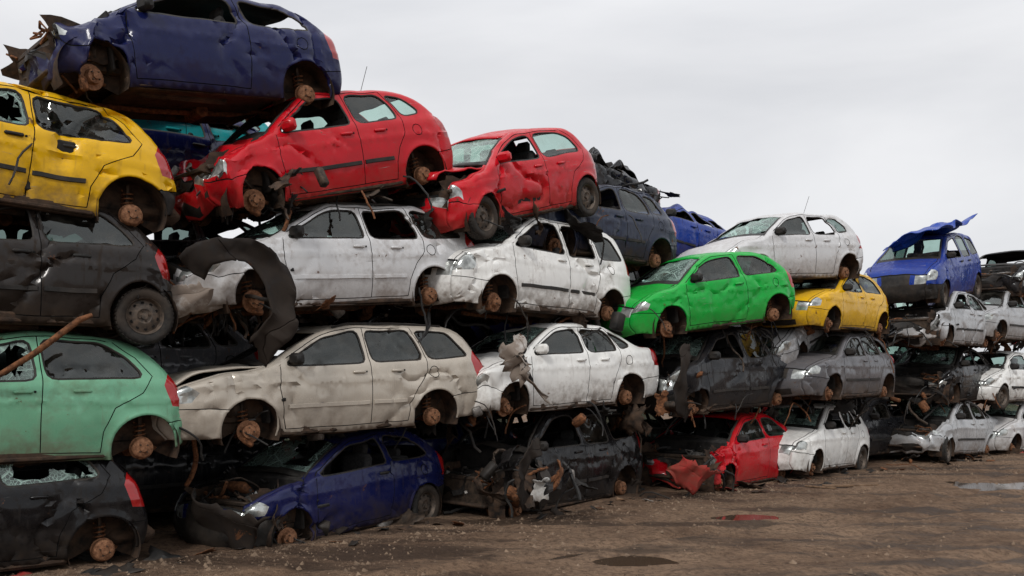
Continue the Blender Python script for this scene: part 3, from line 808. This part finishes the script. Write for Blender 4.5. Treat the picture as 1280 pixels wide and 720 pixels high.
def loose_panel(name,t,mat,P,rot,xr,zr,sc=1,seed=0,bend=.12,ring=None):
    S=SPEC[t]; V,F,mt,C=S['side']; cx=(xr[0]+xr[1])/2; cz=(zr[0]+zr[1])/2
    vs=[];
    for v in V:
        p=Vector((v[0]-cx,v[1]+S['W'],v[2]-cz))
        p+=noise.noise_vector(p*1.6+Vector((seed*3,seed,1)))*bend+noise.noise_vector(p*5+Vector((seed*3,seed,1)))*bend*.4+noise.noise_vector(p*12+Vector((seed*3,seed,1)))*bend*.1; vs.append(p)
    g=MB(); ff=[]
    for f,c in zip(F,C):
        if not(xr[0]<c[0]<xr[1] and zr[0]<c[1]<zr[1]): continue
        if ring and math.hypot(c[0]+S['hub'],c[1]-HZ)>S['ra']+ring: continue
        ff.append(tuple(int(i) for i in f))
    used=sorted({i for f in ff for i in f}); rm={i:k for k,i in enumerate(used)}
    g.add([vs[i] for i in used],[tuple(rm[i] for i in f) for f in ff],0)
    o=addobj(name,g.mesh(name,[GM[mat],GM['inner']])); md=o.modifiers.new('t','SOLIDIFY'); md.thickness=.012; md.material_offset=3
    o.matrix_world=Matrix.Translation(P)@Euler([math.radians(a) for a in rot]).to_matrix().to_4x4()@Matrix.Scale(sc,4)
    return o
loose_panel('loose_fender','wagon','black_paint',(-2.72,9.66,3.08),(6,50,40),(-2.2,-.70),(.2,.95),1.30,1,.17,ring=.2)
loose_panel('loose_fender','hatch5','black_paint',(.22,11.8,.55),(10,-84,50),(-1.97,-.70),(.2,.9),1.0,2,.14,ring=.2)
loose_panel('loose_fender','hatch5','black_paint',(2.62,13.9,1.62),(0,-95,55),(-1.97,-.70),(.2,.9),1.1,3,.12,ring=.2)
loose_panel('loose_bumper','sedan','white_scrap',(.10,11.95,1.78),(20,50,30),(-2.06,-1.3),(.3,.62),1.2,4,.34)
loose_panel('loose_bumper','wagon','white_scrap',(-3.3,9.85,2.75),(10,-15,40),(-2.2,-1.45),(.2,.70),.85,5,.12)
loose_panel('loose_bumper','sedan','black_paint',(-3.0,9.95,.22),(15,4,-8),(-2.06,-1.2),(.25,.60),1.5,6,.12)
loose_panel('loose_bumper','hatch5','red_scrap',(2.95,14.2,.30),(30,10,30),(-1.97,-1.2),(.2,.66),1.0,7,.2)
pm_=MB(); pm_.tube([(-5.0,8.45,1.75),(-4.45,8.55,2.12),(-4.1,8.72,2.45),(-4.02,8.8,2.5)],[.022,.03,.03,.022],'rust',10); addobj('rusty_pole',pm_.mesh('rusty_pole'))
pl=MB(); pl.box((5.8,15.75,.03),(1.1,.13,.03),'wood',(.05,.02,.35),.004); pl.box((5.2,15.5,.03),(.5,.09,.025),'wood',(.0,.05,-.3),.004); addobj('wooden_plank',pl.mesh('wooden_plank'))
# torn-off bonnet draped over the minivan roof
hb=MB(); hb.sheet(Matrix.Translation((9.45,20.95,5.13))@Euler((math.radians(74),math.radians(-8),math.radians(48))).to_matrix().to_4x4(),2.0,1.5,0,nx=34,ny=24,amp=.20,fr=1.5,seed=14,edge=.10)
ho=addobj('loose_bonnet',hb.mesh('loose_bonnet',[GM['blue_scrap'],GM['inner']])); md=ho.modifiers.new('t','SOLIDIFY'); md.thickness=.015

# ---------------------------------------------------------------- ground
PUD=[(1.27,9.65,.55,.32),(8.4,16.1,.9,.6),(3.2,12.6,.45,.25)]
def gh(x,y):
    if abs(x)>40 or y>60 or y<-20: return 0
    w=y-(12.4+.8*x)
    h=.035*noise.noise(Vector((x*.35,y*.35,0)))+.026*noise.noise(Vector((x*1.3,y*1.3,3)))+.022*noise.noise(Vector((x*3.6,y*3.6,7)))
    d=-w/1.28; al_=x*.78+y*.62
    for i,c in enumerate((1.5,2.3,3.5,4.4,5.2,6.4)):
        dd=d-c-.3*math.sin(al_*.23+c*2); m=max(0,min(1,noise.noise(Vector((al_*.2,c,0)))*2+.7))
        h-=.040*m*math.exp(-(dd/.13)**2)*(1+.35*math.sin(al_*38)); h+=.026*m*math.exp(-((abs(dd)-.24)/.09)**2)
    for px,py,a,b_ in PUD:
        e=((x-px)/a)**2+((y-py)/b_)**2; e*=1+.9*noise.noise(Vector((x*2.7,y*2.7,5)))
        h=h*(1-math.exp(-e*.4))-.045*math.exp(-e*.55)
    return h
xs=[-800,-400,-200,-100,-50,-30,-20]+list(np.arange(-14,20,.11))+[24,30,50,100,200,400,800]
ys=[-200,-100,-40,-15,-5,0]+list(np.arange(2.5,9,.2))+list(np.arange(9,22,.09))+list(np.arange(22,27,.2))+[30,40,60,100,200,400,900]
gv=[(x,y,gh(x,y)) for y in ys for x in xs]; nx=len(xs)
gf=[(j*nx+i,j*nx+i+1,(j+1)*nx+i+1,(j+1)*nx+i) for j in range(len(ys)-1) for i in range(nx-1)]
me=bpy.data.meshes.new('dirt_ground'); me.from_pydata(gv,[],gf); me.polygons.foreach_set('use_smooth',[True]*len(gf))
m,nt,b=mk('dirt'); tc,v=coords(nt,1)
n1=noi(nt,v,.35,4,.6,.3);n2=noi(nt,v,2.2,5,.65);n3=noi(nt,v,14,5,.7);n4=noi(nt,v,80,3,.7)
c=mix(nt,mr(nt,n2,.38,.62),(.14,.082,.050),(.27,.172,.108))
c=mix(nt,mr(nt,n1,.42,.60,0,.75),c,(.35,.232,.150))
c=mix(nt,mr(nt,n3,.46,.64,0,.75),c,(.070,.040,.025))
c=mix(nt,mr(nt,n4,.56,.7,0,.5),c,(.36,.26,.18))
mpw=node(nt,'ShaderNodeMapping'); mpw.inputs['Rotation'].default_value=(0,0,-al); mpw.inputs['Scale'].default_value=(.22,1.1,1); mpw.vector_type='POINT'
lk(nt,tc,mpw.inputs[0]); wn=noi(nt,mpw.outputs[0],1.1,6,.65)
wet=mr(nt,wn,.49,.58,0,.78)
c=mix(nt,wet,c,(.055,.034,.022))
lk(nt,c,b.inputs['Base Color']); lk(nt,mr(nt,wet,0,.75,.95,.5),b.inputs['Roughness']); b.inputs['Specular IOR Level'].default_value=.25
bump(nt,b,mth(nt,'ADD',mth(nt,'ADD',n3,mth(nt,'MULTIPLY',n4,.4)),mth(nt,'MULTIPLY',n2,1.5)),1.0,.09)
me.materials.append(m); addobj('dirt_ground',me)
wm,nt,b=mk('muddy_water'); b.inputs['Base Color'].default_value=(.06,.04,.027,1); b.inputs['Roughness'].default_value=.04; b.inputs['IOR'].default_value=1.38
_,v=coords(nt,1); bump(nt,b,noi(nt,v,6,2),.04,.01)
for px,py,a,b_ in PUD:
    pv=[(px,py,-.030)]+[(px+1.6*a*math.cos(k/40*6.2832),py+1.6*b_*math.sin(k/40*6.2832),-.030) for k in range(40)]
    me=bpy.data.meshes.new('puddle'); me.from_pydata(pv,[],[(0,k+1,(k+1)%40+1) for k in range(40)]); me.materials.append(wm); addobj('puddle',me)
rg=random.Random(11); mb=MB()
for k in range(5500):
    x=rg.uniform(-6,14); y=rg.uniform(8.0,12.6+.8*x) if 12.6+.8*x>8.2 else 8.2
    if rg.random()<.45: y=12.4+.8*x-abs(rg.gauss(0,.8))
    s=rg.uniform(.006,.020)*(1 if rg.random()<.9 else 2.2); z=gh(x,y)
    vs=[(x+s*rg.uniform(.6,1.3)*math.cos(a),y+s*rg.uniform(.6,1.3)*math.sin(a),z-.003) for a in(0,1.3,2.5,3.8,5.0)]+[(x+rg.uniform(-.4,.4)*s,y+rg.uniform(-.4,.4)*s,z+s*rg.uniform(.5,1.1)),]
    mb.add(vs,[(i,(i+1)%5,5) for i in range(5)],0)
addobj('gravel',mb.mesh('gravel',[simple('stone',(.07,.045,.030),(.24,.17,.115),.9,3)]))

# ---------------------------------------------------------------- world, sun, camera
w=bpy.data.worlds.new('World'); scene.world=w; w.use_nodes=True; nt=w.node_tree
bg=nt.nodes['Background']; out=nt.nodes['World Output']
sky=node(nt,'ShaderNodeTexSky',sky_type='NISHITA'); sky.sun_disc=False; sky.sun_elevation=math.radians(42); sky.sun_rotation=math.radians(200)
lk(nt,sky.outputs[0],bg.inputs[0]); bg.inputs[1].default_value=.08
tc=node(nt,'ShaderNodeTexCoord'); sp=node(nt,'ShaderNodeSeparateXYZ'); lk(nt,tc.outputs['Generated'],sp.inputs[0])
mp=node(nt,'ShaderNodeMapping'); mp.inputs['Scale'].default_value=(1,1,3.2); lk(nt,tc.outputs['Generated'],mp.inputs[0])
cl=noi(nt,mp.outputs[0],1.7,6,.5,.4)
lum=mr(nt,sp.outputs[2],.30,.95,1.0,1.9)
gl=mr(nt,sp.outputs[1],.1,-.9,1.0,.85)
cc=mix(nt,mr(nt,cl,.33,.68),(.68,.69,.72),(.90,.90,.915))
vm=node(nt,'ShaderNodeVectorMath',operation='SCALE'); lk(nt,cc,vm.inputs[0]); lk(nt,mth(nt,'MULTIPLY',lum,gl),vm.inputs['Scale'])
b2=node(nt,'ShaderNodeBackground'); lk(nt,vm.outputs[0],b2.inputs[0]); b2.inputs[1].default_value=1.0
ms=node(nt,'ShaderNodeMixShader'); ms.inputs[0].default_value=.93
lk(nt,bg.outputs[0],ms.inputs[1]); lk(nt,b2.outputs[0],ms.inputs[2]); lk(nt,ms.outputs[0],out.inputs[0])
sl=bpy.data.lights.new('sun','SUN'); sl.energy=1.5; sl.angle=math.radians(12); sl.color=(1,.97,.93)
so=addobj('sun',sl); so.rotation_euler=Vector((.25,.70,-.67)).to_track_quat('-Z','Y').to_euler()
cam=bpy.data.cameras.new('camera'); cam.sensor_width=36; cam.lens=32.34; cam.shift_y=.0836; cam.clip_end=3000
co=addobj('camera',cam); co.location=(0,0,1.94); co.rotation_euler=(math.radians(90),0,0); scene.camera=co
